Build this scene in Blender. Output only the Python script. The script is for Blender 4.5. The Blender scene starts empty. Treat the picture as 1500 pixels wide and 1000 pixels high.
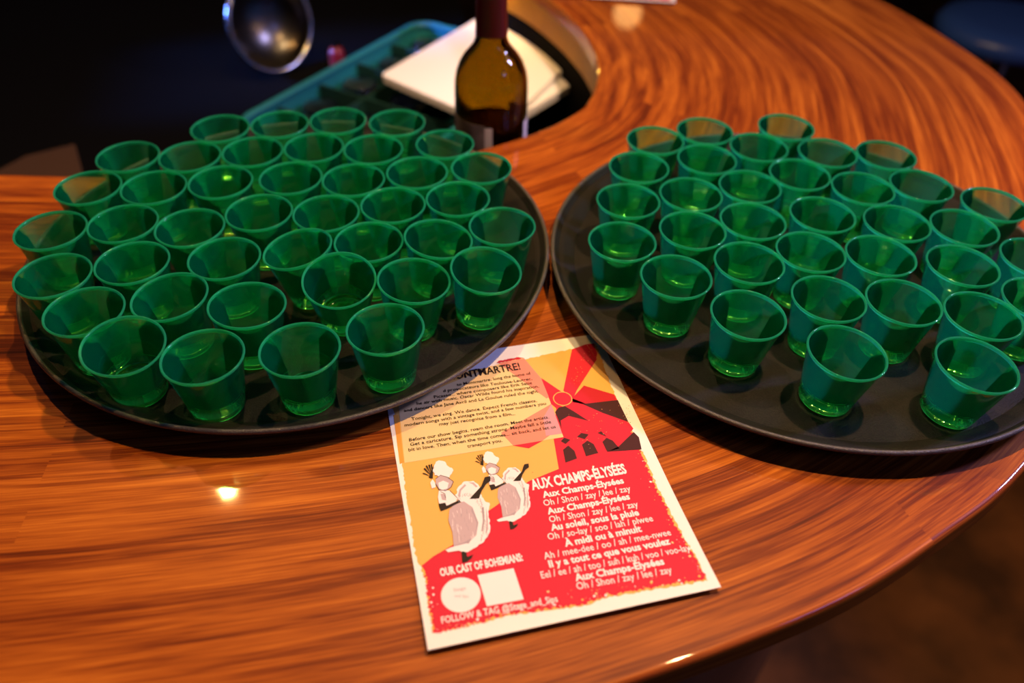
import bpy, bmesh, math, random
from mathutils import Vector, Matrix
from mathutils.geometry import tessellate_polygon

S = 0.0013            # one drawing unit = 1.3 mm
TOP = 1.05            # height of the bar top above the floor
C = bpy.context.scene.collection
SC = bpy.context.scene
rnd = random.Random(7)


def W(x, y, z=0.0):
    return Vector((x * S, y * S, TOP + z * S))


# ------------------------------------------------------------------ camera, light, exposure
cam = bpy.data.cameras.new('camera')
camo = bpy.data.objects.new('camera', cam)
C.objects.link(camo)
cam.sensor_width = 36.0
cam.lens = 0.77533 * 36.0
cam.clip_start = 0.02
cam.clip_end = 60
R_ = Vector((0.99955999, 0.02005505, 0.02185469))
U_ = Vector((-0.02966197, 0.67582252, 0.7364673))
F_ = Vector((0, 0.7367915, -0.67612002))
m3 = Matrix((R_, U_, -F_)).transposed()
camo.matrix_world = Matrix.Translation(W(0, 0, 341.27)) @ m3.to_4x4()
cam.dof.use_dof = True
cam.dof.focus_distance = 0.585
cam.dof.aperture_fstop = 3.0
SC.camera = camo

world = bpy.data.worlds.new('world')
SC.world = world
world.use_nodes = True
bg = world.node_tree.nodes['Background']
bg.inputs['Color'].default_value = (0.35, 0.33, 0.75, 1)
bg.inputs['Strength'].default_value = 0.03


def lamp(name, pos, energy, color, radius, kind='POINT', aim=None, angle=90, blend=0.3):
    d = bpy.data.lights.new(name, kind)
    d.energy = energy
    d.color = color
    if kind == 'AREA':
        d.shape = 'RECTANGLE'
        d.size, d.size_y = radius
    else:
        d.shadow_soft_size = radius
    if kind == 'SPOT':
        d.spot_size = math.radians(angle)
        d.spot_blend = blend
    o = bpy.data.objects.new(name, d)
    C.objects.link(o)
    o.location = pos
    if aim is not None:
        o.rotation_euler = (Vector(aim) - Vector(pos)).to_track_quat('-Z', 'Y').to_euler()
    return o


lamp('pendant_over_counter', W(275, 430, 740), 37, (1.0, 0.595, 0.26), 0.018, 'SPOT', W(-100, 250, 0), 142, 1.0)
lamp('pendant_over_bar_end', W(-447, 765, 700), 13, (1.0, 0.50, 0.15), 0.008)
lamp('stage_wash_lavender', W(1300, 700, 850), 100, (0.46, 0.44, 1.0), 0.10, 'SPOT', W(20, 420, 0), 68, 0.35)
lamp('stage_wash_blue', W(1100, -250, 700), 3, (0.22, 0.28, 1.0), (0.4, 0.2), 'AREA', W(200, 350, 0))
lamp('bowl_rim_blue_light', W(-940, 1018, 136), 1.6, (0.10, 0.24, 1.0), (0.35, 0.35), 'AREA', W(-362, 1150, -100)).data.spread = math.radians(14)  # added light, puts the blue streak on the bowl rim
lamp('bowl_rim_gold_light', W(-690, 980, 530), 12, (1.0, 0.58, 0.14), 0.07, 'SPOT', W(-362, 1150, -100), 22, 0.5)  # added narrow spot, puts the gold streak on the bowl rim
lamp('left_tray_fill', W(-60, 700, 880), 24, (1.0, 0.68, 0.33), 0.014)  # added fill light to brighten the cups on the left tray
lamp('cup_glint_light', W(120, 900, 800), 3.0, (1.0, 0.66, 0.30), 0.007)  # added tiny light for extra glints in the cup bases
lamp('cup_glint_light', W(500, 800, 600), 2.4, (1.0, 0.66, 0.30), 0.007)  # second added glint light for the cups
lamp('board_fill_spot', W(262, 432, 760), 34, (1.0, 0.78, 0.66), 0.02, 'SPOT', W(-75, 975, -90), 17, 0.6)  # added spot to brighten the cutting board
lamp('under_bar_lamp', W(-28, 1105, -22), 2.6, (1.0, 0.54, 0.08), 0.02)
lamp('far_table_lamp', W(235, 1800, 310), 0.4, (1.0, 0.5, 0.15), 0.04)
lamp('floor_downlight', W(1000, 300, 700), 190, (1.0, 0.45, 0.14), 0.05, 'SPOT', W(760, 560, -808), 70, 0.9)

SC.view_settings.view_transform = 'Standard'
SC.view_settings.look = 'None'
SC.view_settings.exposure = 0.15
SC.view_settings.gamma = 1.0
SC.view_settings.use_curve_mapping = False
SC.cycles.transparent_max_bounces = 48
SC.cycles.max_bounces = 12
SC.cycles.transmission_bounces = 12
SC.cycles.glossy_bounces = 4
SC.cycles.diffuse_bounces = 3
SC.cycles.sample_clamp_indirect = 4.0
SC.cycles.use_denoising = True


# ------------------------------------------------------------------ materials
def mat(name):
    m = bpy.data.materials.new(name)
    m.use_nodes = True
    return m, m.node_tree.nodes, m.node_tree.links, m.node_tree.nodes['Principled BSDF']


def principled(name, col, rough=0.5, metal=0.0, coat=0.0, bump=None, var=None, trans=0.0, ior=1.5, spec=0.5):
    m, N, L, b = mat(name)
    b.inputs['Base Color'].default_value = (*col, 1)
    b.inputs['Roughness'].default_value = rough
    b.inputs['Metallic'].default_value = metal
    b.inputs['Coat Weight'].default_value = coat
    b.inputs['Coat Roughness'].default_value = 0.08
    b.inputs['Transmission Weight'].default_value = trans
    b.inputs['IOR'].default_value = ior
    b.inputs['Specular IOR Level'].default_value = spec
    if bump or var:
        tc = N.new('ShaderNodeTexCoord')
        nz = N.new('ShaderNodeTexNoise')
        nz.inputs['Scale'].default_value = (bump or var)[0]
        nz.inputs['Detail'].default_value = 4
        L.new(tc.outputs['Object'], nz.inputs['Vector'])
    if bump:
        bp = N.new('ShaderNodeBump')
        bp.inputs['Strength'].default_value = bump[1]
        bp.inputs['Distance'].default_value = bump[2]
        L.new(nz.outputs['Fac'], bp.inputs['Height'])
        L.new(bp.outputs['Normal'], b.inputs['Normal'])
    if var:
        mx = N.new('ShaderNodeMix')
        mx.data_type = 'RGBA'
        mx.inputs['A'].default_value = (*col, 1)
        mx.inputs['B'].default_value = (*var[1], 1)
        cr = N.new('ShaderNodeMapRange')
        cr.inputs['From Min'].default_value = 0.35
        cr.inputs['From Max'].default_value = 0.65
        L.new(nz.outputs['Fac'], cr.inputs['Value'])
        L.new(cr.outputs['Result'], mx.inputs['Factor'])
        L.new(mx.outputs['Result'], b.inputs['Base Color'])
    return m


def wood_material():
    m, N, L, b = mat('varnished_strip_wood')
    uv = N.new('ShaderNodeUVMap')
    uv.uv_map = 'grain'
    br = N.new('ShaderNodeTexBrick')
    br.offset = 0.37
    br.offset_frequency = 2
    br.inputs['Color1'].default_value = (0, 0, 0, 1)
    br.inputs['Color2'].default_value = (1, 1, 1, 1)
    br.inputs['Mortar'].default_value = (0.3, 0.3, 0.3, 1)
    br.inputs['Scale'].default_value = 1.0
    br.inputs['Mortar Size'].default_value = 0.0
    br.inputs['Bias'].default_value = 0.0
    br.inputs['Brick Width'].default_value = 0.85
    br.inputs['Row Height'].default_value = 0.0235
    L.new(uv.outputs['UV'], br.inputs['Vector'])

    # every strip takes its grain from another place of the noise
    sh = N.new('ShaderNodeVectorMath')
    sh.operation = 'MULTIPLY_ADD'
    sh.inputs[1].default_value = (7.3, 3.1, 0)
    L.new(br.outputs['Color'], sh.inputs[0])
    L.new(uv.outputs['UV'], sh.inputs[2])

    def noise(sx, sy, detail, dist, src):
        mp = N.new('ShaderNodeMapping')
        mp.inputs['Scale'].default_value = (sx, sy, 1)
        L.new(src, mp.inputs['Vector'])
        nz = N.new('ShaderNodeTexNoise')
        nz.inputs['Scale'].default_value = 1.0
        nz.inputs['Detail'].default_value = detail
        nz.inputs['Roughness'].default_value = 0.6
        nz.inputs['Distortion'].default_value = dist
        L.new(mp.outputs['Vector'], nz.inputs['Vector'])
        return nz.outputs['Fac']
    fine = noise(9, 620, 3, 0.2, sh.outputs[0])
    pore = noise(22, 1100, 2, 0.0, sh.outputs[0])
    streak = noise(2.2, 95, 5, 1.1, sh.outputs[0])
    broad = noise(1.7, 26, 3, 1.8, sh.outputs[0])

    def madd(a, k, c):
        n = N.new('ShaderNodeMath')
        n.operation = 'MULTIPLY_ADD'
        L.new(a, n.inputs[0])
        n.inputs[1].default_value = k
        if isinstance(c, float):
            n.inputs[2].default_value = c
        else:
            L.new(c, n.inputs[2])
        return n.outputs[0]
    sep = N.new('ShaderNodeSeparateColor')
    L.new(br.outputs['Color'], sep.inputs[0])
    v = madd(sep.outputs[0], 0.12, -0.90)
    v = madd(streak, 0.95, v)
    v = madd(broad, 0.62, v)
    v = madd(fine, 0.62, v)
    v = madd(pore, 0.48, v)
    cr = N.new('ShaderNodeValToRGB')
    e = cr.color_ramp.elements
    e[0].position = 0.10
    e[0].color = (0.045, 0.0075, 0.0012, 1)
    e[1].position = 0.98
    e[1].color = (0.74, 0.275, 0.030, 1)
    for p_, c_ in ((0.36, (0.17, 0.029, 0.0035, 1)), (0.58, (0.36, 0.086, 0.0075, 1)), (0.78, (0.55, 0.160, 0.015, 1))):
        k = e.new(p_)
        k.color = c_
    L.new(v, cr.inputs['Fac'])
    L.new(cr.outputs['Color'], b.inputs['Base Color'])
    b.inputs['Roughness'].default_value = 0.42
    b.inputs['Coat Weight'].default_value = 0.55
    b.inputs['Coat Roughness'].default_value = 0.045
    bp = N.new('ShaderNodeBump')
    bp.inputs['Strength'].default_value = 0.10
    bp.inputs['Distance'].default_value = 0.0006
    L.new(fine, bp.inputs['Height'])
    b.inputs['Specular IOR Level'].default_value = 0.12
    L.new(bp.outputs['Normal'], b.inputs['Normal'])
    return m


def cup_material(name, tint, haze_col, haze, rough=0.04, ior=1.45, embossed=False):
    """clear green plastic: tinted see-through wall, a little milky glow, glossy skin"""
    m, N, L, b = mat(name)
    N.remove(b)
    out = N['Material Output']
    tr = N.new('ShaderNodeBsdfTransparent')
    tr.inputs['Color'].default_value = (*tint, 1)
    df = N.new('ShaderNodeBsdfDiffuse')
    df.inputs['Color'].default_value = (*haze_col, 1)
    tl = N.new('ShaderNodeBsdfTranslucent')
    tl.inputs['Color'].default_value = (*haze_col, 1)
    mh = N.new('ShaderNodeMixShader')
    mh.inputs[0].default_value = 0.84
    L.new(df.outputs[0], mh.inputs[1])
    L.new(tl.outputs[0], mh.inputs[2])
    mb = N.new('ShaderNodeMixShader')
    mb.inputs[0].default_value = haze
    L.new(tr.outputs[0], mb.inputs[1])
    L.new(mh.outputs[0], mb.inputs[2])
    gl = N.new('ShaderNodeBsdfGlossy')
    gl.inputs['Roughness'].default_value = rough
    gl.inputs['Color'].default_value = (0.75, 1.0, 0.80, 1)
    if embossed:
        tc = N.new('ShaderNodeTexCoord')
        nz = N.new('ShaderNodeTexNoise')
        nz.inputs['Scale'].default_value = 170
        nz.inputs['Detail'].default_value = 1.0
        bp = N.new('ShaderNodeBump')
        bp.inputs['Strength'].default_value = 0.8
        bp.inputs['Distance'].default_value = 0.003
        L.new(tc.outputs['Object'], nz.inputs['Vector'])
        L.new(nz.outputs['Fac'], bp.inputs['Height'])
        L.new(bp.outputs['Normal'], gl.inputs['Normal'])
    fr = N.new('ShaderNodeFresnel')
    fr.inputs['IOR'].default_value = ior
    mg = N.new('ShaderNodeMixShader')
    L.new(fr.outputs[0], mg.inputs[0])
    L.new(mb.outputs[0], mg.inputs[1])
    L.new(gl.outputs[0], mg.inputs[2])
    L.new(mg.outputs[0], out.inputs['Surface'])
    return m


WOOD = wood_material()
CUP_WALL = cup_material('green_cup_plastic', (0.72, 0.955, 0.79), (0.0, 1.0, 0.47), 0.155)
CUP_RIM = cup_material('green_cup_rim', (0.30, 0.85, 0.55), (0.08, 1.0, 0.66), 0.6)
CUP_BASE = cup_material('green_cup_base', (0.55, 0.94, 0.35), (0.08, 0.95, 0.08), 0.13, 0.12, 1.9, True)
TRAY = principled('black_non_slip_tray', (0.006, 0.005, 0.0044), 0.6, spec=0.16, bump=(900, 0.6, 0.0007), var=(900, (0.014, 0.0115, 0.010)))
TRAY_RIM = principled('highlit_tray_rim', (0.06, 0.05, 0.045), 0.38, bump=(900, 0.8, 0.0008))  # paler than the tray body: the rim's highlight is put into the colour
PAPER = principled('white_paper', (0.86, 0.82, 0.76), 0.55)
INK = {}
for k_, c_ in {'yellow': (0.80, 0.44, 0.10), 'cream': (0.83, 0.60, 0.27), 'red': (0.62, 0.016, 0.042),
               'deep_red': (0.55, 0.012, 0.03), 'pink': (0.78, 0.26, 0.17), 'mauve': (0.62, 0.30, 0.33),
               'maroon': (0.055, 0.010, 0.013), 'black': (0.020, 0.010, 0.008), 'white': (0.88, 0.82, 0.80),
               'lilac': (0.52, 0.40, 0.42), 'grey': (0.40, 0.33, 0.36), 'orange': (0.78, 0.33, 0.05)}.items():
    INK[k_] = principled('ink_' + k_, c_, 0.6, spec=0.2)
DARK = principled('black_rubber', (0.0028, 0.0028, 0.003), 0.9, spec=0.04)
DARKWOOD = principled('dark_stained_wood', (0.035, 0.014, 0.007), 0.5, var=(9, (0.018, 0.007, 0.004)))
BROWN = principled('brown_board', (0.05, 0.02, 0.006), 0.8)
APRON = principled('yellow_lit_panel', (0.42, 0.20, 0.022), 0.5, var=(14, (0.32, 0.14, 0.015)), spec=0.1)  # yellow light on the panel is put into its colour
FLOOR = principled('worn_brown_floor', (0.045, 0.02, 0.007), 0.75, var=(5.5, (0.012, 0.005, 0.002)), spec=0.15)
WALL = principled('black_wall', (0.006, 0.005, 0.006), 0.8)
RACKM = principled('teal_rack_plastic', (0.012, 0.16, 0.17), 0.4)
RACKD = principled('dark_green_rack_plastic', (0.006, 0.035, 0.025), 0.5)
BOARDM = principled('white_cutting_board_plastic', (0.90, 0.84, 0.78), 0.5, bump=(300, 0.15, 0.0005))
GLASS = principled('clear_glass', (1, 1, 1), 0.0, trans=1.0, ior=1.5)
BOTTLE = principled('olive_bottle_glass', (0.34, 0.24, 0.02), 0.02, trans=1.0, ior=1.3)
CAPSULE = principled('red_foil', (0.055, 0.001, 0.003), 0.35, metal=0.1)
WINE = principled('red_wine', (0.012, 0.002, 0.002), 0.1)
LABEL = principled('grey_bottle_label', (0.22, 0.19, 0.20), 0.6, var=(60, (0.10, 0.085, 0.09)))
LABEL_W = principled('label_border', (0.62, 0.58, 0.66), 0.6)
CHROME = principled('chrome', (0.75, 0.75, 0.78), 0.15, metal=1.0)
REDP = principled('red_plastic', (0.16, 0.003, 0.003), 0.4)
SEAT = principled('blue_lit_seat', (0.03, 0.09, 0.40), 0.35)  # blue light on the stool is painted into the seat colour


# ------------------------------------------------------------------ helpers
def link(name, me, parent=None):
    o = bpy.data.objects.new(name, me)
    C.objects.link(o)
    if parent is not None:
        o.parent = parent
    return o


def tag(o, label, cat, group=None):
    o['label'] = label
    o['category'] = cat
    if group:
        o['group'] = group
    return o


def structure(o, label=None):
    o['kind'] = 'structure'
    if label:
        o['label'] = label
    return o


def empty(name, loc, rz=0.0):
    o = bpy.data.objects.new(name, None)
    C.objects.link(o)
    o.location = loc
    o.rotation_euler = (0, 0, rz)
    o.empty_display_size = 0.05
    return o


def finish(bm, name, mats, parent=None, smooth=True, angle=None):
    me = bpy.data.meshes.new(name)
    bmesh.ops.recalc_face_normals(bm, faces=bm.faces)
    if angle is not None:
        for f in bm.faces:
            f.smooth = True
        for e in bm.edges:
            e.smooth = not (len(e.link_faces) == 2 and e.calc_face_angle(0) > math.radians(angle))
    else:
        for f in bm.faces:
            f.smooth = smooth
    bm.to_mesh(me)
    bm.free()
    for m in (mats if isinstance(mats, (list, tuple)) else [mats]):
        me.materials.append(m)
    return link(name, me, parent)


def lathe(bm, prof, seg=48, mi=None, closed=False, ctr=(0, 0)):
    """prof: list of (r, z) in metres, mi: material index per segment"""
    rings = []
    for r, z in prof:
        if r < 1e-7:
            rings.append([bm.verts.new((ctr[0], ctr[1], z))])
        else:
            rings.append([bm.verts.new((ctr[0] + r * math.cos(2 * math.pi * i / seg), ctr[1] + r * math.sin(2 * math.pi * i / seg), z)) for i in range(seg)])
    n = len(rings)
    for k in range(n if closed else n - 1):
        a, b = rings[k], rings[(k + 1) % n]
        for i in range(seg):
            j = (i + 1) % seg
            if len(a) == 1 and len(b) == 1:
                continue
            if len(a) == 1:
                f = bm.faces.new((a[0], b[i], b[j]))
            elif len(b) == 1:
                f = bm.faces.new((a[i], a[j], b[0]))
            else:
                f = bm.faces.new((a[i], a[j], b[j], b[i]))
            if mi:
                f.material_index = mi[k]


def box(bm, lo, hi):
    v = [bm.verts.new((x, y, z)) for x in (lo[0], hi[0]) for y in (lo[1], hi[1]) for z in (lo[2], hi[2])]
    for q in ((0, 1, 3, 2), (4, 6, 7, 5), (0, 4, 5, 1), (2, 3, 7, 6), (0, 2, 6, 4), (1, 5, 7, 3)):
        bm.faces.new([v[i] for i in q])


def prism(bm, pts, z0, z1, bevel=0.0):
    lo = [bm.verts.new((x, y, z0)) for x, y in pts]
    hi = [bm.verts.new((x, y, z1)) for x, y in pts]
    n = len(pts)
    ft = bm.faces.new(hi)
    fb = bm.faces.new(lo[::-1])
    for i in range(n):
        j = (i + 1) % n
        bm.faces.new((lo[i], lo[j], hi[j], hi[i]))
    if bevel:
        bmesh.ops.bevel(bm, geom=list(ft.edges) + list(fb.edges), offset=bevel, segments=3, affect='EDGES', profile=0.5)


def rounded(quad, r, seg=6):
    """polygon with its corners rounded (r: one radius per corner)"""
    out = []
    n = len(quad)
    for i in range(n):
        p = Vector(quad[i])
        a = (Vector(quad[i - 1]) - p).normalized()
        b = (Vector(quad[(i + 1) % n]) - p).normalized()
        ri = r[i] if isinstance(r, (list, tuple)) else r
        half = a.angle(b) / 2
        d = ri / math.tan(half)
        c = p + (a + b).normalized() * (ri / math.sin(half))
        p0, p1 = p + a * d - c, p + b * d - c
        for k in range(seg + 1):
            t = k / seg
            v = p0.lerp(p1, t)
            v = v.normalized() * ri
            out.append(tuple(c + v))
    return out


def tube(bm, pts, r, seg=10, closed=False):
    n = len(pts)
    rings = []
    for i in range(n):
        p = Vector(pts[i])
        if closed:
            t = Vector(pts[(i + 1) % n]) - Vector(pts[i - 1])
        else:
            t = Vector(pts[min(i + 1, n - 1)]) - Vector(pts[max(i - 1, 0)])
        t.normalize()
        up = Vector((0, 0, 1)) if abs(t.z) < 0.9 else Vector((1, 0, 0))
        a = t.cross(up).normalized()
        b = t.cross(a)
        rings.append([bm.verts.new(p + (a * math.cos(2 * math.pi * k / seg) + b * math.sin(2 * math.pi * k / seg)) * r) for k in range(seg)])
    for i in range(n if closed else n - 1):
        a, b = rings[i], rings[(i + 1) % n]
        for k in range(seg):
            j = (k + 1) % seg
            bm.faces.new((a[k], a[j], b[j], b[k]))
    if not closed:
        bm.faces.new(rings[0][::-1])
        bm.faces.new(rings[-1])


def spline(pts, per):
    """Catmull-Rom through 2-D points"""
    P = [Vector(p) for p in pts]
    P = [P[0] * 2 - P[1]] + P + [P[-1] * 2 - P[-2]]
    out = []
    for i in range(1, len(P) - 2):
        a, b, c, d = P[i - 1:i + 3]
        for k in range(per):
            t = k / per
            out.append(0.5 * ((2 * b) + (c - a) * t + (2 * a - 5 * b + 4 * c - d) * t * t + (3 * b - a - 3 * c + d) * t ** 3))
    out.append(P[-2])
    return out


# ------------------------------------------------------------------ the setting
bm = bmesh.new()
box(bm, (-4.5, -1.5, -0.1), (4.5, 6.2, 0.0))
structure(finish(bm, 'floor', FLOOR, smooth=False), 'dark worn brown floor below the bar')
bm = bmesh.new()
box(bm, (-4.5, 6.2, -0.1), (4.5, 6.35, 3.0))
structure(finish(bm, 'wall_back', WALL, smooth=False), 'black wall far behind the bar')

# ------------------------------------------------------------------ bar counter
PAIRS = [((-900, 554), (-900, 56)), ((-500, 554), (-500, 64)), ((-337, 554.5), (-300, 76)), ((-200, 561), (-120, 106)),
         ((-100, 578), (10, 139)), ((-25.7, 620), (148, 191.5)), ((25, 658), (230, 239.5)), ((58, 697), (283.3, 279)), ((66, 716), (342, 340)),
         ((72, 735), (394, 408)), ((76, 757), (433, 490)), ((79, 780), (465, 580)), ((79.5, 815), (497, 749)), ((76.9, 843), (487, 867)),
         ((66, 896), (442, 1013)), ((41, 968), (365, 1170)), ((0, 1050), (250, 1330)), ((-60, 1130), (120, 1450))]
inner = spline([p[0] for p in PAIRS], 10)
outer = spline([p[1] for p in PAIRS], 10)


def sweep(section, uvw):
    """section(i) -> list of (x, y, z) in drawing units for station i"""
    bm = bmesh.new()
    lay = bm.loops.layers.uv.new('grain')
    rows = []
    u = 0.0
    us = []
    for i in range(len(inner)):
        if i:
            m0 = inner[i - 1].lerp(outer[i - 1], 0.62)
            m1 = inner[i].lerp(outer[i], 0.62)
            u += (m1 - m0).length * S
        us.append(u)
        rows.append([bm.verts.new(W(*p)) for p in section(i)])
    n = len(rows[0])
    for i in range(len(rows) - 1):
        for k in range(n):
            j = (k + 1) % n
            f = bm.faces.new((rows[i][k], rows[i + 1][k], rows[i + 1][j], rows[i][j]))
            vk, vj = uvw[k], uvw[j] if j else uvw[0]
            for lp, (a, v) in zip(f.loops, ((i, vk), (i + 1, vk), (i + 1, vj), (i, vj))):
                lp[lay].uv = (us[a], v)
    bm.faces.new(rows[0])
    bm.faces.new(rows[-1][::-1])
    return bm


TH, RD = 20.0, 3.2


def top_section(i):
    a, b = inner[i], outer[i]
    d = (b - a).normalized()
    w = (b - a).length
    pts = [(0.0 + 3, -TH), (0, -TH + 3), (0, -RD)]
    for k in range(1, 6):
        t = k / 5 * math.pi / 2
        pts.append((RD - RD * math.cos(t), -RD + RD * math.sin(t)))
    for k in range(1, 12):
        pts.append((RD + (0.4 if k == 1 else w - 2 * RD - 0.4 if k == 11 else (w - 2 * RD) * k / 12), 0))
    for k in range(0, 6):
        t = k / 5 * math.pi / 2
        pts.append((w - RD + RD * math.sin(t), -RD + RD * math.cos(t)))
    pts += [(w, -TH + 3), (w - 3, -TH)]
    return [(a.x + d.x * s, a.y + d.y * s, z) for s, z in pts]


uvw = [-0.03, -0.02, -0.015] + [-0.01 + 0.002 * k for k in range(5)] + [0.58 * k / 12 for k in range(1, 12)] \
    + [0.58 + 0.002 * k for k in range(6)] + [0.60, 0.61]
counter = empty('bar_counter', W(100, 300, -TOP / S))
top = finish(sweep(top_section, uvw), 'countertop', WOOD, angle=40)
tag(counter, 'curved bar counter of glossy red-brown wood strips with rounded edge', 'bar counter')


def panel(side, d0, d1, z0, z1):
    def sec(i):
        a, b = inner[i], outer[i]
        d = (b - a).normalized()
        o = a if side == 'in' else b
        return [(o.x + d.x * s, o.y + d.y * s, z) for s, z in ((d0, z0), (d1, z0), (d1, z1), (d0, z1))]
    return sec


apron = finish(sweep(panel('in', 4, 16, -52, -TH + 1), [0, .1, .2, .3]), 'inner_panel', APRON, angle=40)
low = finish(sweep(panel('in', 10, 22, -TOP / S, -52.5), [0, .1, .2, .3]), 'lower_panel', DARK, angle=40)  # black sheet stands in for the dark gap under the inner panel
front = finish(sweep(panel('out', -110, -90, -TOP / S, -TH + 1), [0, .1, .2, .3]), 'front_panel', DARKWOOD, angle=40)
for o_ in (top, apron, low, front):
    o_.parent = counter
    o_.matrix_parent_inverse = Matrix.Translation(-counter.location)

# ------------------------------------------------------------------ trays
LT, RT = (-151.8, 450.5), (200.5, 449.6)
TR, TZ, TF = 175.8, 17.2, 6.0          # rim radius, rim height, floor height


def make_tray(ctr, label):
    u = S
    t = empty('serving_tray', W(*ctr, 0.5))
    bm = bmesh.new()
    prof = [(0, 0), (142, 0), (149, 0.6), (154, 2.6), (159.5, 6.5), (165.5, 10.4), (169.5, 12.2), (171, 11.6), (172.5, 13.4), (174.3, 15.6)]
    inn = [(173.5, 16.2), (170.6, 13.4), (167.4, 9.6), (164.6, 7.4), (161.8, 6.1), (158, 5.6), (152, 5.5), (0, 5.5)]
    lathe(bm, [(r * u, z * u) for r, z in prof + inn], 128)
    finish(bm, 'tray_body', TRAY, t, angle=50)
    bm = bmesh.new()
    rim = [(174.3 + 1.5 * math.cos(a), 15.7 + 1.5 * math.sin(a)) for a in [2 * math.pi * k / 10 for k in range(10)]]
    lathe(bm, [(r * u, z * u) for r, z in rim], 160, closed=True)
    finish(bm, 'tray_rim', TRAY_RIM, t)
    tag(t, label, 'tray', 'round serving trays on the bar')
    return t


make_tray(LT, 'round black serving tray full of green cups, lapping over the flyer')
make_tray(RT, 'round black serving tray right of the flyer, near the curved bar edge')

# ------------------------------------------------------------------ green cups
RR, HH, RB = 22.05, 37.86, 15.1


def cup_mesh():
    bm = bmesh.new()
    u = S
    t = 0.62
    prof, mi = [], []

    def add(r, z, m):
        prof.append((r * u, z * u))
        mi.append(m)
    # outside of the base: a foot ring around a recessed, slightly domed disc
    for r, z in ((0, 1.0), (6, 1.0), (11, 1.0), (13.0, 1.0)):
        add(r, z, 2)
    add(13.4, 0.3, 2)
    add(13.9, 0.0, 1)
    add(14.6, 0.0, 1)
    add(15.05, 0.35, 1)
    add(15.2, 1.0, 0)
    zs = [4, 12, 20, 28, 35.6]
    for z in zs:
        add(15.2 + (21.55 - 15.2) * (z - 1) / (HH - 1), z, 0)
    prof_rim = [(21.45, 36.6), (22.0, 36.9), (22.2, 37.4), (21.9, 37.95), (21.3, 38.05), (20.85, 37.7), (20.75, 37.0)]
    mi[-1] = 1
    for r, z in prof_rim:
        add(r, z, 1)
    mi[-1] = 0
    for z in zs[::-1]:
        add(15.2 - t + (21.55 - 15.2) * (z - 1) / (HH - 1), z, 0)
    add(14.75, 6.2, 1)
    add(14.5, 5.9, 1)
    for k in range(9):
        a = math.radians(80 - 10 * k)
        add(10.6 + 3.9 * math.sin(a), 2.0 + 3.9 * (1 - math.cos(a)), 2)
    for r, z in ((7, 2.0), (4, 2.02), (3.3, 2.15), (2.7, 2.45), (2.0, 2.85), (1.3, 3.1), (0.6, 3.25), (0, 3.3)):
        add(r, z, 2)
    lathe(bm, prof, 40, mi)
    me = bpy.data.meshes.new('plastic_cup')
    bmesh.ops.recalc_face_normals(bm, faces=bm.faces)
    for f in bm.faces:
        f.smooth = True
    bm.to_mesh(me)
    bm.free()
    for m in (CUP_WALL, CUP_RIM, CUP_BASE):
        me.materials.append(m)
    return me


CUP = cup_mesh()
LEFT = [(-229.7, 557.5), (-186.0, 567.0), (-142.2, 575.8), (-95.5, 575.3), (-283.5, 511.3), (-239.2, 514.1), (-195.9, 523.7), (-152.3, 532.6), (-107.9, 532.6), (-55.2, 543.7), (-294.8, 468.3), (-250.5, 471.1), (-207.1, 480.7), (-159.8, 488.8), (-115.4, 488.8), (-71.8, 501.1), (-26.0, 510.3), (-298.2, 416.7), (-255.0, 427.0), (-210.7, 424.5), (-170.9, 444.3), (-126.5, 445.8), (-83.4, 458.1), (-40.1, 468.2), (-275.5, 370.9), (-233.6, 385.7), (-179.3, 393.0), (-129.6, 401.9, -0.168, 0.013), (-93.3, 414.8), (-53.4, 417.2, 0.117, 0.025), (-8.7, 436.8), (-243.6, 339.3), (-197.5, 354.2, -0.058, -0.018), (-155.2, 346.3, 0.057, 0.043), (-106.2, 379.6, 0.055, -0.215), (-63.2, 374.8, 0.087, 0.005), (-21.6, 388.5, 0.121, -0.050), (-212.5, 314.1, 0.067, -0.099), (-165.8, 305.4), (-115.3, 313.2), (-71.4, 332.1)]
RIGHT = [(106.1, 559.1), (147.1, 576.6), (213.7, 587.1), (184.9, 553.2), (236.0, 547.7), (280.4, 546.7), (89.4, 517.8), (141.7, 532.5), (206.6, 514.4), (291.7, 503.7), (334.6, 481.3), (77.5, 472.2), (122.4, 482.7), (166.4, 495.5), (247.7, 497.7), (301.8, 451.4), (69.3, 423.4), (117.1, 438.6), (159.6, 451.7), (209.2, 462.0), (257.5, 454.4), (283.6, 408.3), (335.1, 418.5), (99.5, 388.0), (147.7, 404.5), (189.9, 418.2), (234.3, 416.5), (317.5, 375.4), (188.5, 370.9), (232.9, 369.7), (276.1, 359.3), (135.5, 353.9, 0.034, -0.020), (183.6, 324.0, 0.046, -0.027), (252.7, 317.0, 0.043, -0.021)]
ORD = ['first', 'second', 'third', 'fourth', 'fifth', 'sixth', 'seventh']
LROWS = [('back row', [0, 1, 2, 3]), ('second row from back', [4, 5, 6, 7, 8, 9]), ('third row from back', [10, 11, 12, 13, 14, 15, 16]),
         ('middle row', [17, 18, 19, 20, 21, 22, 23]), ('third row from front', [24, 25, 26, 27, 28, 29, 30]),
         ('second row from front', [31, 32, 33, 34, 35, 36]), ('front row', [37, 38, 39, 40])]
RROWS = [('back row', [0, 1, 3, 4, 5]), ('second row from back', [6, 7, 8, 14, 9, 10]), ('third row from back', [11, 12, 13, 19, 20, 15]),
         ('middle row', [16, 17, 18, 25, 26, 21]), ('second row from front', [23, 24, 28, 29, 30]), ('front row', [31, 32, 33])]
LABELS = {}
for side, rows in (('left', LROWS), ('right', RROWS)):
    for nm, ids in rows:
        for k, i in enumerate(ids):
            LABELS[side, i] = 'green plastic cup, %s from left in %s, %s tray' % (ORD[k], nm, side)
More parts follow.
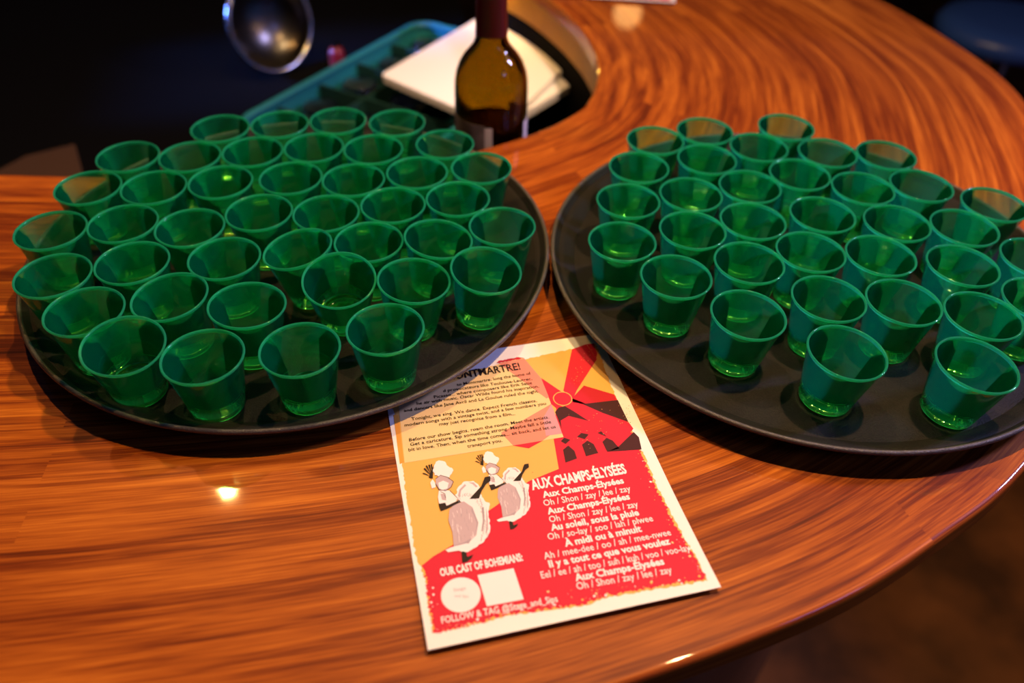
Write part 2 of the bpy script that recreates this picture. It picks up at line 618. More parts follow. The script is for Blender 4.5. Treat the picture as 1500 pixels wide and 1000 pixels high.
LABELS['left', 34] = 'green plastic cup tipped towards the viewer, second row from the front on left tray'
LABELS['left', 27] = 'green plastic cup leaning left near the centre of the left tray'
LABELS['left', 37] = 'green plastic cup leaning towards the viewer, leftmost in left tray front row'
LABELS['left', 40] = 'green plastic cup at right end of left tray front row, beside the flyer'
LABELS['left', 30] = 'green plastic cup rightmost on the left tray, against its rim'
LABELS['left', 17] = 'green plastic cup leftmost on the left tray, bare wood showing through it'
LABELS['right', 2] = 'green plastic cup rearmost on the right tray, alone behind its back row'
LABELS['right', 22] = 'green plastic cup cut by the right edge of the photo, upper of two there'
LABELS['right', 27] = 'green plastic cup cut by the right edge of the photo, lower of two there'
LABELS['right', 31] = 'green plastic cup, leftmost of three in the front row of right tray'
LABELS['right', 32] = 'green plastic cup nearest the viewer on right tray, middle of its front row'
LABELS['right', 33] = 'green plastic cup, rightmost of three in the front row of right tray'
for side, data, ctr in (('left', LEFT, LT), ('right', RIGHT, RT)):
    for i, d in enumerate(data):
        x, y = d[:2]
        v = Vector((x - ctr[0], y - ctr[1]))
        if v.length > 149.5:
            v = v.normalized() * 149.5
        o = link('plastic_cup', CUP)
        lift = 0.0
        if len(d) == 4:
            axis = Vector((d[2], d[3], 1)).normalized()
            o.rotation_mode = 'QUATERNION'
            o.rotation_quaternion = Vector((0, 0, 1)).rotation_difference(axis)
            lift = 15.0 * math.hypot(axis.x, axis.y)
        o.location = W(ctr[0] + v.x, ctr[1] + v.y, TF + 0.15 + lift)
        tag(o, LABELS[side, i], 'cup', 'green cups on the %s tray' % side)

# ------------------------------------------------------------------ flyers
HM = (0.722962, -0.127701, -332.727, -0.170003, -0.778225, 848.569, -7.58536e-05, 0.00158013)
FW, FH = 140.0, 187.0


def sk(x, y):
    """the artwork was sketched on a slanted grid; this lays a sketch point flat on the sheet (u, v in drawing units)"""
    w = HM[6] * x + HM[7] * y + 1
    return ((HM[0] * x + HM[1] * y + HM[2]) / w, (HM[3] * x + HM[4] * y + HM[5]) / w)


def sketch(ox, oy, sc, pts):
    return [sk(ox + x / sc, oy + y / sc) for x, y in pts]


def ragged(pts, amp, step, seed, closed=True):
    r = random.Random(seed)
    out = []
    n = len(pts)
    for i in range(n if closed else n - 1):
        a, b = Vector(pts[i]), Vector(pts[(i + 1) % n])
        k = max(1, int((b - a).length / step))
        nrm = Vector((-(b - a).y, (b - a).x)).normalized()
        for j in range(k):
            p = a.lerp(b, j / k)
            if j:
                p = p + nrm * r.uniform(-amp, amp)
            out.append((min(max(p.x, 1), FW - 1), min(max(p.y, 1), FH - 1)))
    return out


def curl(v):
    """the sheet's near edge lifts a little off the bar"""
    return 0.10 + (3.2 * ((70 - v) / 70) ** 1.6 if v < 70 else 0.0)


VL = [5 * k for k in range(1, 15)]


def half(pts, v, keep_above):
    out = []
    for i, p in enumerate(pts):
        q = pts[(i + 1) % len(pts)]
        pi, qi = (p[1] >= v, q[1] >= v) if keep_above else (p[1] <= v, q[1] <= v)
        if pi:
            out.append(p)
        if pi != qi:
            t = (v - p[1]) / (q[1] - p[1])
            out.append((p[0] + (q[0] - p[0]) * t, v))
    return out


def lay_face(bm, pts, z, mi=0):
    """lay a convex outline on the sheet, following its curl"""
    lo, hi = min(p[1] for p in pts), max(p[1] for p in pts)
    cuts = [-1e3] + VL + [1e3]
    for a, b in zip(cuts, cuts[1:]):
        if b <= lo or a >= hi:
            continue
        q = half(half(pts, a, True), b, False)
        if len(q) < 3:
            continue
        ar = sum(q[i - 1][0] * q[i][1] - q[i][0] * q[i - 1][1] for i in range(len(q)))
        if abs(ar) < 1e-7:
            continue
        if ar < 0:
            q = q[::-1]
        f = bm.faces.new([bm.verts.new((x * S, y * S, (z + curl(y)) * S)) for x, y in q])
        f.material_index = mi


def ink_mesh(name, shapes, parent):
    """shapes: list of (layer, ink, outline) in sheet coordinates -> one mesh lying on the paper"""
    bm = bmesh.new()
    inks = []
    for layer, ink, pts in shapes:
        if ink not in inks:
            inks.append(ink)
        for t in tessellate_polygon([[Vector((x, y, 0)) for x, y in pts]]):
            lay_face(bm, [pts[i] for i in t], 0.34 + 0.035 * layer, inks.index(ink))
    me = bpy.data.meshes.new(name)
    bm.to_mesh(me)
    bm.free()
    for k in inks:
        me.materials.append(INK[k])
    return link(name, me, parent)


def glyphs(text, weight):
    cu = bpy.data.curves.new('text', 'FONT')
    cu.body = text
    cu.offset = weight
    cu.resolution_u = 2
    ob = bpy.data.objects.new('text', cu)
    C.objects.link(ob)
    dg = bpy.context.evaluated_depsgraph_get()
    me = bpy.data.meshes.new_from_object(ob.evaluated_get(dg))
    bpy.data.objects.remove(ob)
    bpy.data.curves.remove(cu)
    return me


def text_mesh(name, lines, ink, parent, layer=8):
    """lines: (text, left end, right end, cap height, weight) laid along its baseline on the sheet"""
    bm = bmesh.new()
    for text, p0, p1, cap, wt in lines:
        me = glyphs(text, wt)
        xs = [v.co.x for v in me.vertices]
        x0, x1 = min(xs), max(xs)
        a, b = Vector(p0), Vector(p1)
        d = (b - a).normalized()
        nrm = Vector((-d.y, d.x))
        kx = (b - a).length / (x1 - x0)
        ky = cap / 0.70
        me.calc_loop_triangles()
        co = [a + d * ((v.co.x - x0) * kx) + nrm * (v.co.y * ky) for v in me.vertices]
        for t in me.loop_triangles:
            lay_face(bm, [(co[i].x, co[i].y) for i in t.vertices], 0.34 + 0.035 * layer)
        bpy.data.meshes.remove(me)
    me = bpy.data.meshes.new(name)
    bm.to_mesh(me)
    bm.free()
    me.materials.append(INK[ink])
    return link(name, me, parent)


def P1(*p): return sketch(560, 480, 5.0, p)
def P2(*p): return sketch(780, 480, 5.0, p)
def P3(*p): return sketch(590, 640, 6.25, p)
def P4(*p): return sketch(760, 660, 4.5467, p)
def P5(*p): return sketch(590, 780, 5.5556, p)
def PX(*p): return [sk(x, y) for x, y in p]


def circle(c, r, n=28, k=1.0):
    return [(c[0] + r * math.cos(2 * math.pi * i / n), c[1] + r * k * math.sin(2 * math.pi * i / n)) for i in range(n)]


def ring(c, r0, r1, n=28):
    a = circle(c, r1, n)
    b = circle(c, r0, n)
    return a + [a[0], b[0]] + b[:0:-1]


def make_flyer(loc, rz, label):
    root = empty('flyer', loc, rz)
    tag(root, label, 'flyer', 'printed flyers on the bar')
    # the sheet
    bm = bmesh.new()
    n = 1
    ys = [0] + VL + [FH]
    rows = [[bm.verts.new((x, y, z)) for x, z in ((0, 0), (FW, 0), (FW, 0.3), (0, 0.3))] for y in ys]
    for a, b in zip(rows, rows[1:]):
        for k in range(4):
            bm.faces.new((a[k], a[(k + 1) % 4], b[(k + 1) % 4], b[k]))
    bm.faces.new(rows[0][::-1])
    bm.faces.new(rows[-1])
    for q in bm.verts:
        q.co.z += curl(q.co.y)
        q.co *= S
    finish(bm, 'paper_sheet', PAPER, root, smooth=False)
    # printed picture
    art = PX((577, 607), (588, 680), (597, 740), (609, 812), (623, 845), (635, 928), (670, 922), (702, 914), (743, 902), (797, 895),
             (860, 887), (881, 877), (943, 866), (1035, 851), (1018, 815), (995, 774), (962, 708), (943, 664), (906, 590), (873, 504), (780, 524), (700, 541), (620, 560), (566, 572))
    sh = [(0, 'yellow', ragged(art, 0.55, 1.3, 3))]
    red = PX((811, 640), (819, 686), (775, 704), (728, 739), (716, 747), (690, 772), (664, 797), (635, 814), (618, 828), (624, 846), (636, 927), (670, 921),
             (702, 912), (743, 901), (797, 893), (860, 885), (881, 875), (943, 863), (1033, 849), (1015, 815), (992, 774), (959, 708), (940, 664), (918, 616), (906, 590), (860, 596), (836, 600), (816, 592))
    sh.append((1, 'red', red[:8] + ragged(red[8:25], 1.0, 0.8, 5, False) + red[24:]))
    # torn edges of the print
    r = random.Random(11)
    edge = red[9:25]
    for k in range(240):
        i = r.randrange(len(edge) - 1)
        p = Vector(edge[i]).lerp(Vector(edge[i + 1]), r.random())
        p += Vector((70, 80)).__sub__(p).normalized() * (abs(r.gauss(0, 3.2)) - 0.8)
        s_ = r.choice([0.15, 0.2, 0.3, 0.4, 0.9])
        if 1.5 < p.x < FW - 1.5 and 1.5 < p.y < FH - 2:
            sh.append((2, r.choice(['yellow', 'cream', 'white']), [(p.x + s_ * r.uniform(.5, 1) * math.cos(a), p.y + s_ * r.uniform(.5, 1) * math.sin(a)) for a in (0, 1.3, 2.5, 3.8, 5)]))
    # windmill
    sh.append((2, 'red', P2((228, 462), (292, 160), (398, 122), (475, 232), (328, 458), (300, 520))))
    sh.append((3, 'deep_red', P2((400, 122), (455, 118), (462, 150), (478, 190), (470, 225))))
    sh.append((3, 'deep_red', P2((290, 520), (380, 425), (602, 490), (625, 530), (372, 560), (300, 545))))
    sh.append((3, 'red', P2((222, 590), (300, 520), (400, 560), (520, 625), (706, 690), (742, 738), (640, 866), (560, 800), (300, 650))))
    sh.append((4, 'maroon', P2((168, 618), (195, 585), (240, 575), (300, 610), (412, 682), (268, 645), (208, 680), (216, 740), (190, 668))))
    sh.append((4, 'maroon', P2((370, 560), (628, 530), (662, 600), (706, 690), (520, 625))))
    sh.append((4, 'maroon', P2((744, 762), (782, 800), (802, 888), (640, 900), (550, 905), (632, 870))))
    for q in (((226, 892), (265, 862), (310, 900), (328, 955), (245, 985)), ((210, 830), (235, 805), (280, 820), (245, 850)),
              ((365, 855), (405, 825), (450, 850), (485, 915), (395, 938)), ((330, 797), (360, 770), (415, 780), (385, 815)),
              ((515, 835), (545, 805), (590, 825), (640, 882), (550, 905)), ((480, 770), (505, 757), (545, 795))):
        sh.append((4, 'maroon', P2(*q)))
    for k in range(90):
        a = r.choice(['s', 'b', 'e'])
        if a == 's':
            t, q = r.random(), r.gauss(0, 22)
            x, y = 300 + 130 * t + q, 420 - 270 * t
        elif a == 'b':
            x, y = r.gauss(430, 90), r.gauss(740, 60)
        else:
            x, y = r.gauss(690, 35), r.uniform(560, 720)
        p = P2((x, y))[0]
        s_ = r.uniform(0.12, 0.4)
        sh.append((5, r.choice(['orange', 'yellow', 'cream']) if a != 'e' else r.choice(['yellow', 'cream', 'maroon']), [(p[0] + s_ * math.cos(b), p[1] + s_ * math.sin(b) * .7) for b in (0, 1.5, 3, 4.4)]))
    hub = P2((223, 521))[0]
    sh.append((5.5, 'red', circle(hub, 5.2, 28)))
    ri, ro = circle(hub, 5.1, 32), circle(hub, 5.7, 32)
    for k in range(32):
        sh.append((6, 'yellow', [ri[k], ro[k], ro[(k + 1) % 32], ri[(k + 1) % 32]]))
    for k in range(70):
        p = (r.uniform(10, 134), r.uniform(10, 95))
        s_ = r.uniform(0.1, 0.3)
        px_ink = r.choice(['deep_red', 'orange', 'deep_red'])
        if p[0] > 60 or p[1] < 40:
            sh.append((2, px_ink, [(p[0] + s_ * math.cos(b), p[1] + s_ * math.sin(b)) for b in (0, 1.5, 3, 4.4)]))
    ink_mesh('windmill_print', sh, root)
    # pale text box with the two left sails showing through
    bx = [(2, 'orange', P1((75, 640), (112, 640), (155, 985), (125, 998))),
          (3, 'cream', P1((112, 560), (160, 990), (1330, 800), (1165, 370), (1035, 222), (880, 255))),
          (4, 'pink', P1((850, 262), (1040, 228), (1165, 372), (1222, 510), (1205, 520))),
          (4, 'pink', P1((1238, 560), (870, 770), (960, 862), (1175, 826), (1305, 735))),
          (5, 'mauve', P1((1240, 560), (1255, 600), (1320, 775), (1200, 792), (1180, 660))),
          (3, 'red', P1((1165, 370), (1330, 480), (1290, 600), (1240, 560))),
          (3, 'red', P1((958, 862), (1075, 882), (1178, 826))),
          (5, 'deep_red', ragged(P1((835, 262), (1040, 226), (1000, 218), (850, 246)), 0.3, 0.8, 9))]
    ink_mesh('text_panel', bx, root)
    para = [('to Montmartre, long the home of', (545, 430), (1090, 345)), ('d provocateurs like Toulouse-Lautrec,', (445, 475), (1100, 385)),
            ('Picasso... where composers like Erik Satie', (378, 520), (1100, 415)), ('he air with music, Oscar Wilde found his inspiration,', (250, 568), (1150, 440)),
            ('and dancers like Jane Avril and La Goulue ruled the night.', (155, 620), (1150, 475)),
            ('Tonight, we sing. We dance. Expect French classics,', (210, 682), (1135, 545)),
            ('modern songs with a vintage twist, and a few numbers you', (160, 727), (1203, 565)), ('may just recognize from a film...', (415, 720), (975, 640)),
            ('Before our show begins, roam the room. Meet the artists.', (195, 835), (1225, 665)),
            ('Get a caricature. Sip something strong. Maybe fall a little', (203, 868), (1240, 700)),
            ('bit in love. Then, when the time comes... sit back, and let us', (190, 908), (1275, 735)), ('transport you.', (625, 880), (882, 836))]
    text_mesh('paragraph_text', [(t, P1(a)[0], P1(b)[0], 2.35, 0.006) for t, a, b in para], 'black', root)
    text_mesh('title_text', [('MONTMARTRE!', P1((478, 388))[0], P1((1015, 308))[0], 6.0, 0.018)], 'black', root)
    L_ = [('Aux Champs-Élysées', (165, 310), (705, 212), 1), ('Oh / Shon / zay / lee / zay', (172, 365), (750, 265), 0),
          ('Aux Champs-Élysées', (197, 420), (745, 318), 1), ('Oh / Shon / zay / lee / zay', (210, 475), (800, 370), 0),
          ('Au soleil, sous la pluie', (220, 530), (805, 425), 1), ('Oh / so-lay / soo / lah / plwee', (200, 592), (897, 465), 0),
          ('À midi ou à minuit', (312, 637), (822, 535), 1), ('Ah / mee-dee / oo / ah / mee-nwee', (175, 722), (1015, 560), 0),
          ('Il y a tout ce que vous voulez', (207, 777), (1010, 620), 1), ('Eel / ee / ah / too / suh / kuh / voo / voo-lay', (155, 852), (1140, 665), 0),
          ('Aux Champs-Élysées', (380, 870), (968, 757), 1), ('Oh / Shon / zay / lee / zay', (390, 928), (1018, 815), 0)]
    text_mesh('lyrics_text', [(t, P4(a)[0], P4(b)[0], 3.9, 0.034 if k else 0.008) for t, a, b, k in L_], 'white', root)
    text_mesh('heading_text', [('AUX CHAMPS-ÉLYSÉES', P4((92, 258))[0], P4((725, 145))[0], 6.4, 0.04),
                               ], 'white', root)
    text_mesh('cast_line_text', [('OUR CAST OF BOHEMIANS:', P5((312, 355))[0], P5((985, 225))[0], 4.3, 0.04)], 'white', root)
    text_mesh('follow_line_text', [('FOLLOW & TAG @Stage_and_Sips', P5((325, 745))[0], P5((1265, 565))[0], 3.5, 0.014)], 'white', root)
    # round emblem and blank white square
    c = P5((478, 505))[0]
    ink_mesh('emblem_disc', [(6, 'white', circle(c, 9.3, 32))], root)
    ink_mesh('white_square', [(6, 'white', P5((612, 345), (905, 288), (987, 545), (690, 602)))], root)
    text_mesh('emblem_text', [('Stage', P5((420, 480))[0], P5((520, 462))[0], 1.6, 0.0), ('and Sips', P5((425, 525))[0], P5((540, 530))[0], 1.3, 0.0)], 'grey', root)
    # the two dancers
    BIG = [
        ('white', ragged(P3((275, 300), (300, 230), (330, 215), (385, 228), (402, 258), (450, 285), (462, 310), (440, 345), (430, 372), (360, 362), (290, 352)), 0.35, 0.9, 1)),
        ('white', P3((250, 420), (272, 388), (296, 420), (302, 460), (266, 472))),
        ('lilac', P3((300, 380), (350, 352), (410, 368), (466, 408), (445, 455), (392, 490), (330, 482), (302, 432))),
        ('white', P3((325, 420), (370, 400), (420, 420), (410, 470), (360, 485), (330, 465))),
        ('white', P3((330, 490), (430, 488), (500, 556), (488, 605), (390, 640), (332, 605), (322, 550))),
        ('lilac', P3((345, 520), (380, 520), (400, 580), (360, 575))),
        ('white', ragged(P3((480, 560), (500, 470), (560, 408), (650, 402), (700, 448), (724, 530), (760, 590), (796, 600), (790, 700), (803, 850), (770, 920), (720, 975), (600, 1050), (520, 1040), (680, 800), (640, 680), (560, 600)), 0.4, 1.0, 2)),
        ('lilac', P3((505, 540), (520, 480), (570, 430), (580, 445), (535, 490), (525, 550))),
        ('lilac', P3((600, 415), (650, 415), (690, 455), (670, 460), (640, 432))),
        ('grey', P3((725, 640), (745, 640), (750, 760), (735, 860), (722, 860), (735, 760))),
        ('lilac', P3((765, 640), (780, 720), (785, 840), (760, 890), (768, 800))),
        ('lilac', P3((430, 660), (470, 620), (560, 588), (640, 640), (692, 780), (672, 900), (600, 970), (470, 1000), (458, 870), (420, 760))),
        ('grey', P3((640, 645), (695, 780), (675, 900), (668, 890), (680, 785), (630, 660))),
        ('grey', P3((470, 990), (560, 965), (640, 920), (600, 985), (480, 1010))),
        ('white', P3((395, 1032), (440, 1010), (470, 1000), (600, 968), (680, 900), (700, 920), (650, 1000), (560, 1030), (420, 1052))),
        ('black', P3((328, 612), (390, 600), (402, 628), (520, 575), (530, 595), (420, 648), (350, 676))),
    ]
    ARM = ('black', P3((612, 566), (720, 450), (752, 368), (802, 358), (806, 402), (765, 430), (725, 492), (700, 562)))
    FAN = [('black', P3((235, 372), (275, 380), (278, 258), (262, 300))) ] + [('black', P3((268, 366), t, (t[0] + 14, t[1] - 6))) for t in ((176, 334), (188, 292), (206, 266), (232, 258), (254, 254))]
    LEG = [('black', P5((480, 145), (516, 132), (527, 195), (576, 178), (564, 206), (526, 236), (490, 242)))]
    # pen strokes on skirts and ruffles
    rs = random.Random(4)
    strokes = []

    def stroke(ink, pts, w):
        q = [Vector(p) for p in P3(*pts)]
        for a, b in zip(q, q[1:]):
            n_ = Vector((-(b - a).y, (b - a).x)).normalized() * w
            strokes.append((ink, [tuple(a + n_), tuple(a - n_), tuple(b - n_), tuple(b + n_)]))
    for k in range(34):
        x, y = rs.uniform(450, 650), rs.uniform(640, 930)
        stroke(rs.choice(['grey', 'white', 'grey']), ((x, y), (x + rs.uniform(0, 14), y + rs.uniform(20, 60))), 0.09)
    for k in range(26):
        t = k / 25
        x, y = 500 + 270 * math.sin(t * 1.5), 560 - 130 * math.sin(t * 3.1) * (1 - t) + 330 * t * t
        stroke('grey', ((x, y), (x + rs.uniform(-14, 14), y + rs.uniform(6, 20)), (x + rs.uniform(-8, 18), y + rs.uniform(18, 34))), 0.10)
    for k in range(18):
        y = 560 + k * 22
        stroke('grey', ((705 + rs.uniform(-6, 6) + 40 * math.sin(k / 6), y), (712 + rs.uniform(-6, 6) + 40 * math.sin((k + 1) / 6), y + 20)), 0.16)
    for pts in (((300, 385), (345, 352), (410, 370), (465, 410), (440, 462), (392, 492), (335, 484), (302, 432)), ((345, 500), (385, 520), (395, 560)), ((430, 490), (500, 556))):
        stroke('maroon', pts, 0.14)
    BIG += strokes
    src, dst = Vector(P3((380, 420))[0]), Vector(P3((825, 290))[0])
    shp = []
    for k, (ink, pts) in enumerate(LEG + FAN + BIG + [ARM]):
        small = [tuple(dst + (Vector(p) - src) * 0.80) for p in pts]
        shp.append((7 + k * 0.02, ink, small))
    ink_mesh('dancer_print', shp, root)
    ink_mesh('dancer_print', [(11 + k * 0.02, ink, pts) for k, (ink, pts) in enumerate(LEG + FAN + BIG + [ARM])], root)
    return root


fl = make_flyer(W(-33, 165.2, 0), 0.2548, 'red and yellow paper flyer with windmill, dancers and song lyrics between the trays')


def copy_tree(o, parent=None):
    c = o.copy()
    C.objects.link(c)
    c.parent = parent
    for ch in list(o.children):
        copy_tree(ch, c)
    return c


f2 = copy_tree(fl)
f2.location = W(43, 985, 0)
f2.rotation_euler = (0, 0, -0.09)
f2['label'] = 'second paper flyer far along the bar, only its edge in view at the top'

# ------------------------------------------------------------------ behind the bar
bm = bmesh.new()
edge_ = [(p.x - 6 * d.x, p.y - 6 * d.y) for p, d in ((a, (b - a).normalized()) for a, b in zip(inner[::3], outer[::3])) if p.x > -960 or p.y > 700]
prism(bm, [(W(*p).x, W(*p).y) for p in edge_ + [(-120, 1500), (-1000, 1500), (-1000, 560)]], W(0, 0, -186).z, W(0, 0, -175).z)
for lx_, ly_ in ((-980, 620), (-980, 1480), (-140, 1480), (-100, 640)):
    box(bm, W(lx_ - 12, ly_ - 12, -TOP / S), W(lx_ + 12, ly_ + 12, -186))
bench = finish(bm, 'work_bench', DARK, smooth=False)
tag(bench, 'black low work bench behind the bar under the rack', 'work bench')
bm = bmesh.new()
prism(bm, [(W(*p).x, W(*p).y) for p in ((-330, 590), (20, 668), (5, 712), (-330, 712))], W(0, 0, -110).z, W(0, 0, -105).z)
for px_, py_ in ((-320, 600), (-320, 700), (-20, 690), (-40, 670)):
    box(bm, W(px_ - 4, py_ - 4, -175), W(px_ + 4, py_ + 4, -110))
tag(finish(bm, 'bottle_ledge', DARK, smooth=False), 'black ledge under the bar edge holding the wine bottle', 'shelf')

# wine bottle
bx_, by_ = -25.0, 668.0
bot = empty('wine_bottle', W(bx_, by_, -105))
u = S
bm = bmesh.new()
out_ = [(0, 4), (20, 2), (28, 0), (31, 1.5), (32.5, 5), (32.5, 137), (32.0, 145), (30.5, 152.5), (27.6, 160), (23.6, 166.5), (19.2, 171.5), (15.8, 176), (13.8, 181), (13.1, 190), (12.6, 200), (12.2, 233)]
inn_ = [(9.5, 233), (10, 200), (11.2, 182), (13.4, 176), (17, 171), (21.4, 166), (25.4, 159), (28.2, 152), (29.7, 145), (30.2, 137), (30.2, 8), (26, 5), (0, 7)]
lathe(bm, [(r * u, z * u) for r, z in out_ + inn_], 64)
finish(bm, 'glass_body', BOTTLE, bot, angle=60)
bm = bmesh.new()
lathe(bm, [(r * u, z * u) for r, z in ((0, 7.5), (29.9, 8.5), (29.9, 104), (0, 104))], 48)
finish(bm, 'wine', WINE, bot, angle=40)
bm = bmesh.new()
lathe(bm, [(r * u, z * u) for r, z in ((13.75, 185), (13.5, 190), (13.2, 200), (12.8, 231), (12.9, 236), (11, 238), (0, 238), (0, 234.5), (12.25, 233.5), (12.7, 200), (13.15, 190), (13.5, 185))], 48)
finish(bm, 'foil_capsule', CAPSULE, bot, angle=40)


def label_mesh(a0, a1, z0, z1, r, name, m):
    bm = bmesh.new()
    n = 20
    g = []
    for i in range(n + 1):
        a = math.radians(a0 + (a1 - a0) * i / n)
        g.append([bm.verts.new((rr * u * math.cos(a), rr * u * math.sin(a), z * u)) for rr, z in ((r, z0), (r, z1), (r + .25, z1), (r + .25, z0))])
    for i in range(n):
        for k in range(4):
            j = (k + 1) % 4
            bm.faces.new((g[i][k], g[i][j], g[i + 1][j], g[i + 1][k]))
    bm.faces.new(g[0])
    bm.faces.new(g[-1][::-1])
    return finish(bm, name, m, bot, angle=40)


label_mesh(160, 262, 30, 116, 32.55, 'front_label', LABEL)
label_mesh(262, 274, 30, 114, 32.55, 'label_border', LABEL_W)
label_mesh(-25, 60, 30, 112, 32.55, 'back_label', LABEL_W)
tag(bot, 'dark olive wine bottle with red foil neck standing behind the bar', 'bottle')

# glass rack
RC = Vector((-150, 1178))
ra = Vector((-0.487, -0.873))
rb_ = Vector((0.873, -0.487))


def rk(a, b):
    p = RC + ra * a + rb_ * b
    return W(p.x, p.y)


def rk2(a, b):
    p = rk(a, b)
    return (p.x, p.y)


AL, BL = 385, 232
rack = empty('glass_rack', Vector((*rk2(AL / 2, BL / 2), TOP - 175 * S)))


def to_local(bm, root):
    for v in bm.verts:
        v.co -= root.location


outl = rounded([rk2(0, 0), rk2(AL, 0), rk2(AL, BL), rk2(0, BL)], 32 * S)
mid = rounded([rk2(4, 4), rk2(AL - 4, 4), rk2(AL - 4, BL - 4), rk2(4, BL - 4)], 28 * S)
bm = bmesh.new()
tube(bm, [(x, y, TOP - 104 * S) for x, y in mid], 4.2 * S, 12, True)
to_local(bm, rack)
finish(bm, 'top_rim', RACKM, rack)
bm = bmesh.new()
inl = rounded([rk2(5, 5), rk2(AL - 5, 5), rk2(AL - 5, BL - 5), rk2(5, BL - 5)], 27 * S)
o2 = rounded([rk2(2, 2), rk2(AL - 2, 2), rk2(AL - 2, BL - 2), rk2(2, BL - 2)], 30 * S)
zz = (TOP - 175 * S, TOP - 106 * S)
g = [[bm.verts.new((*o2[i], zz[0])), bm.verts.new((*o2[i], zz[1])), bm.verts.new((*inl[i], zz[1])), bm.verts.new((*inl[i], zz[0]))] for i in range(len(o2))]
for i in range(len(g)):
    a, b = g[i], g[(i + 1) % len(g)]
    for k in range(4):
        bm.faces.new((a[k], a[(k + 1) % 4], b[(k + 1) % 4], b[k]))
to_local(bm, rack)
finish(bm, 'side_wall', RACKM, rack, angle=40)
bm = bmesh.new()


def bar(bm, p0, p1, w, z0, z1):
    d = Vector((p1[0] - p0[0], p1[1] - p0[1]))
    nrm = Vector((-d.y, d.x)).normalized() * w / 2
    prism(bm, [(p0[0] + nrm.x, p0[1] + nrm.y), (p0[0] - nrm.x, p0[1] - nrm.y), (p1[0] - nrm.x, p1[1] - nrm.y), (p1[0] + nrm.x, p1[1] + nrm.y)], z0, z1)


for k in range(1, 5):
    bar(bm, rk2(AL * k / 5, 5), rk2(AL * k / 5, BL - 5), 3 * S, TOP - 150 * S, TOP - 112 * S)
for k in range(1, 3):
    bar(bm, rk2(5, BL * k / 3), rk2(AL - 5, BL * k / 3), 3 * S, TOP - 150.2 * S, TOP - 112.2 * S)
prism(bm, rounded([rk2(6, 6), rk2(AL - 6, 6), rk2(AL - 6, BL - 6), rk2(6, BL - 6)], 26 * S), TOP - 174.8 * S, TOP - 171 * S)
to_local(bm, rack)
finish(bm, 'divider_grid', RACKD, rack, smooth=False)
tag(rack, 'teal plastic glass rack with rounded corner behind the left tray', 'glass rack')

# tumblers upside down in the rack
bm = bmesh.new()
lathe(bm, [(r * S, z * S) for r, z in ((27, 0), (28, 0.6), (27.6, 8), (23, 52), (20, 55), (0, 55), (0, 51), (19, 51), (21.5, 49), (26, 8), (26.4, 0.5))], 32, closed=False)
bmesh.ops.holes_fill(bm, edges=[e for e in bm.edges if e.is_boundary])
tumbler = bpy.data.meshes.new('glass_tumbler')
bmesh.ops.recalc_face_normals(bm, faces=bm.faces)
for f in bm.faces:
    f.smooth = True
bm.to_mesh(tumbler)
bm.free()
tumbler.materials.append(GLASS)
COLS = ['nearest the rack corner', 'second from the rack corner', 'third from the rack corner', 'fourth from the rack corner', 'fifth from the rack corner']
for j in range(2):
    for k in range(5):
        o = link('glass_tumbler', tumbler)
        o.location = Vector((*rk2(AL * (k + .5) / 5, BL * (j + .5) / 3), TOP - 170.8 * S))
        tag(o, 'clear upturned tumbler in the teal rack, %s row, %s' % (('outer', 'middle')[j], COLS[k]), 'tumbler', 'tumblers in the glass rack')

# cutting boards lying on the rack
def board(quad, r, z0, z1, label):
    z0, z1 = TOP + z0 * S, TOP + z1 * S
    q = [(W(*p).x, W(*p).y) for p in quad]
    bm = bmesh.new()
    prism(bm, rounded(q, [k * S for k in r], 8), z0, z1, 1.6 * S)
    c = Vector((sum(p[0] for p in q) / 4, sum(p[1] for p in q) / 4, z0))
    for v in bm.verts:
        v.co -= c
    o = finish(bm, 'cutting_board', BOARDM, angle=50)
    o.location = c
    tag(o, label, 'cutting board', 'cutting boards behind the bottle')


board([(-172, 939), (-40, 1172), (72, 1012), (-19, 812)], (9, 14, 14, 10), -90, -81.5, 'white plastic cutting board lying on top behind the wine bottle')
board([(-150, 965), (-25, 1130), (96, 990), (-15, 838)], (12, 12, 30, 12), -99.6, -90.3, 'lower white cutting board, its rounded corner peeking out right of the bottle')

# polished bowl leaning back, its open mouth turned to the viewer
STEEL = principled('polished_steel', (0.38, 0.37, 0.36), 0.22, metal=1.0)
STEEL_IN = principled('shaded_bowl_steel', (0.10, 0.09, 0.08), 0.28, metal=1.0)  # darker copy of the rim steel: the bowl's dark inside painted in
BR = 66.0
axis = Vector((0.80, -0.70, 0.26)).normalized()
bowl = empty('metal_bowl', W(-362, 1150, -104))
bowl.rotation_mode = 'QUATERNION'
bowl.rotation_quaternion = axis.to_track_quat('Z', 'Y')
bm = bmesh.new()
po = [(BR * math.sin(math.radians(a)), -44 * math.cos(math.radians(a))) for a in range(0, 91, 9)]
pi_ = [((BR - 1.5) * math.sin(math.radians(a)), -42.6 * math.cos(math.radians(a))) for a in range(90, -1, -9)]
lathe(bm, [(max(r, 0) * S if r > 1e-4 else 0, z * S) for r, z in po + pi_], 72)
finish(bm, 'bowl_shell', STEEL_IN, bowl)
bm = bmesh.new()
lathe(bm, [((BR + 4.2 * math.cos(t)) * S, 4.2 * math.sin(t) * S) for t in [2 * math.pi * k / 14 for k in range(14)]], 96, closed=True)
finish(bm, 'rolled_rim', STEEL, bowl)
tag(bowl, 'round metal bowl in the dark at upper left, rim catching blue and gold light', 'bowl')

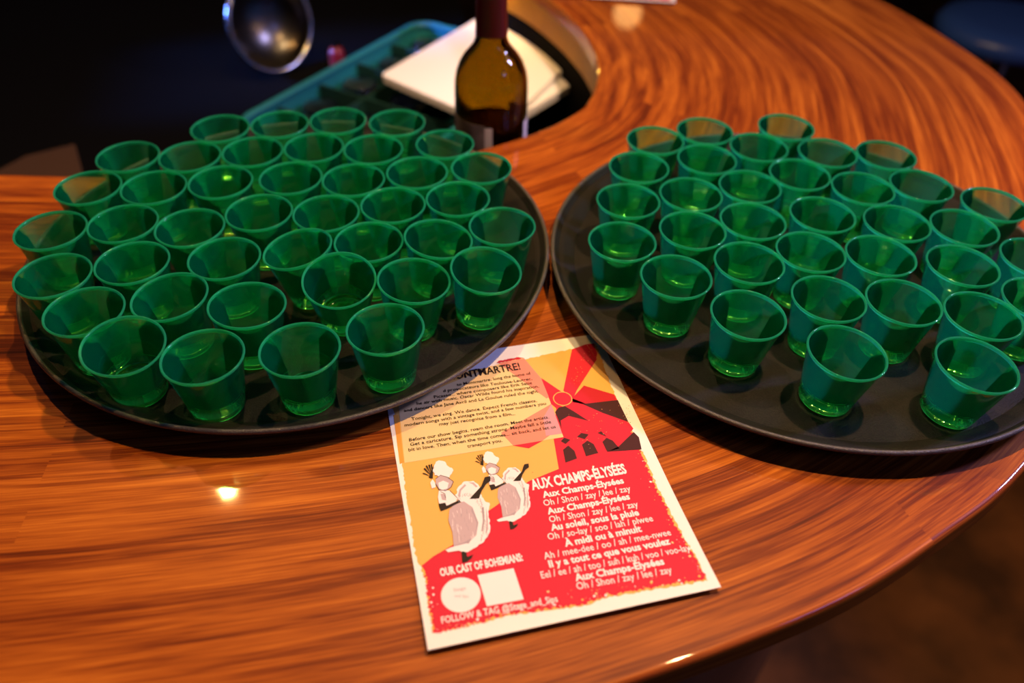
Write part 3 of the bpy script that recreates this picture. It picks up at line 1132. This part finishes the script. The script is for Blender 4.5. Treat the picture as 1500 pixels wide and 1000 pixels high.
# small red things beyond the rack
def jar(x, y, h, r, label):
    root = empty('squeeze_bottle', W(x, y, -175))
    bm = bmesh.new()
    lathe(bm, [(q * S, z * S) for q, z in ((0, 0), (r, 0.5), (r, h * .7), (r * .8, h * .8), (r * .45, h * .84), (0, h * .84))], 24)
    finish(bm, 'bottle_body', REDP, root, angle=40)
    bm = bmesh.new()
    lathe(bm, [(q * S, z * S) for q, z in ((r * .5, h * .84), (r * .5, h * .9), (r * .2, h * .93), (r * .1, h), (0, h))], 24)
    finish(bm, 'nozzle', DARK, root, angle=40)
    tag(root, label, 'squeeze bottle', 'red squeeze bottles beyond the rack')


jar(-262, 1105, 70, 11, 'red squeeze bottle behind the teal rack, the one nearer its corner')
jar(-336, 900, 50, 9, 'red squeeze bottle beside the teal rack, below the metal bowl')

# brown board at the left
bm = bmesh.new()
prism(bm, [(W(*p).x, W(*p).y) for p in ((-640, 812), (-612, 872), (-565, 905), (-524, 832), (-515, 800), (-560, 770))], W(0, 0, -174.9).z, W(0, 0, -170).z)
tag(finish(bm, 'serving_board', BROWN, smooth=False), 'dim brown wooden board on the bench at far left', 'serving board')

# bar stool in the dark at upper right
st = empty('bar_stool', Vector((W(965, 0, 0).x, W(0, 1590, 0).y, 0)), 0.4)
bm = bmesh.new()
lathe(bm, [(0, 0.70), (0.15, 0.70), (0.175, 0.71), (0.18, 0.735), (0.165, 0.755), (0.12, 0.762), (0, 0.765)], 40)
finish(bm, 'seat', SEAT, st)
for k in range(4):
    a = math.pi / 4 + k * math.pi / 2
    bm = bmesh.new()
    tube(bm, [(0.12 * math.cos(a), 0.12 * math.sin(a), 0.70), (0.21 * math.cos(a), 0.21 * math.sin(a), 0.0)], 0.012)
    finish(bm, 'leg', CHROME, st, angle=40)
bm = bmesh.new()
tube(bm, [(0.182 * math.cos(2 * math.pi * k / 32), 0.182 * math.sin(2 * math.pi * k / 32), 0.24) for k in range(32)], 0.010, 10, True)
finish(bm, 'foot_ring', CHROME, st)
tag(st, 'dark bar stool with blue glints beyond the counter at upper right', 'bar stool')
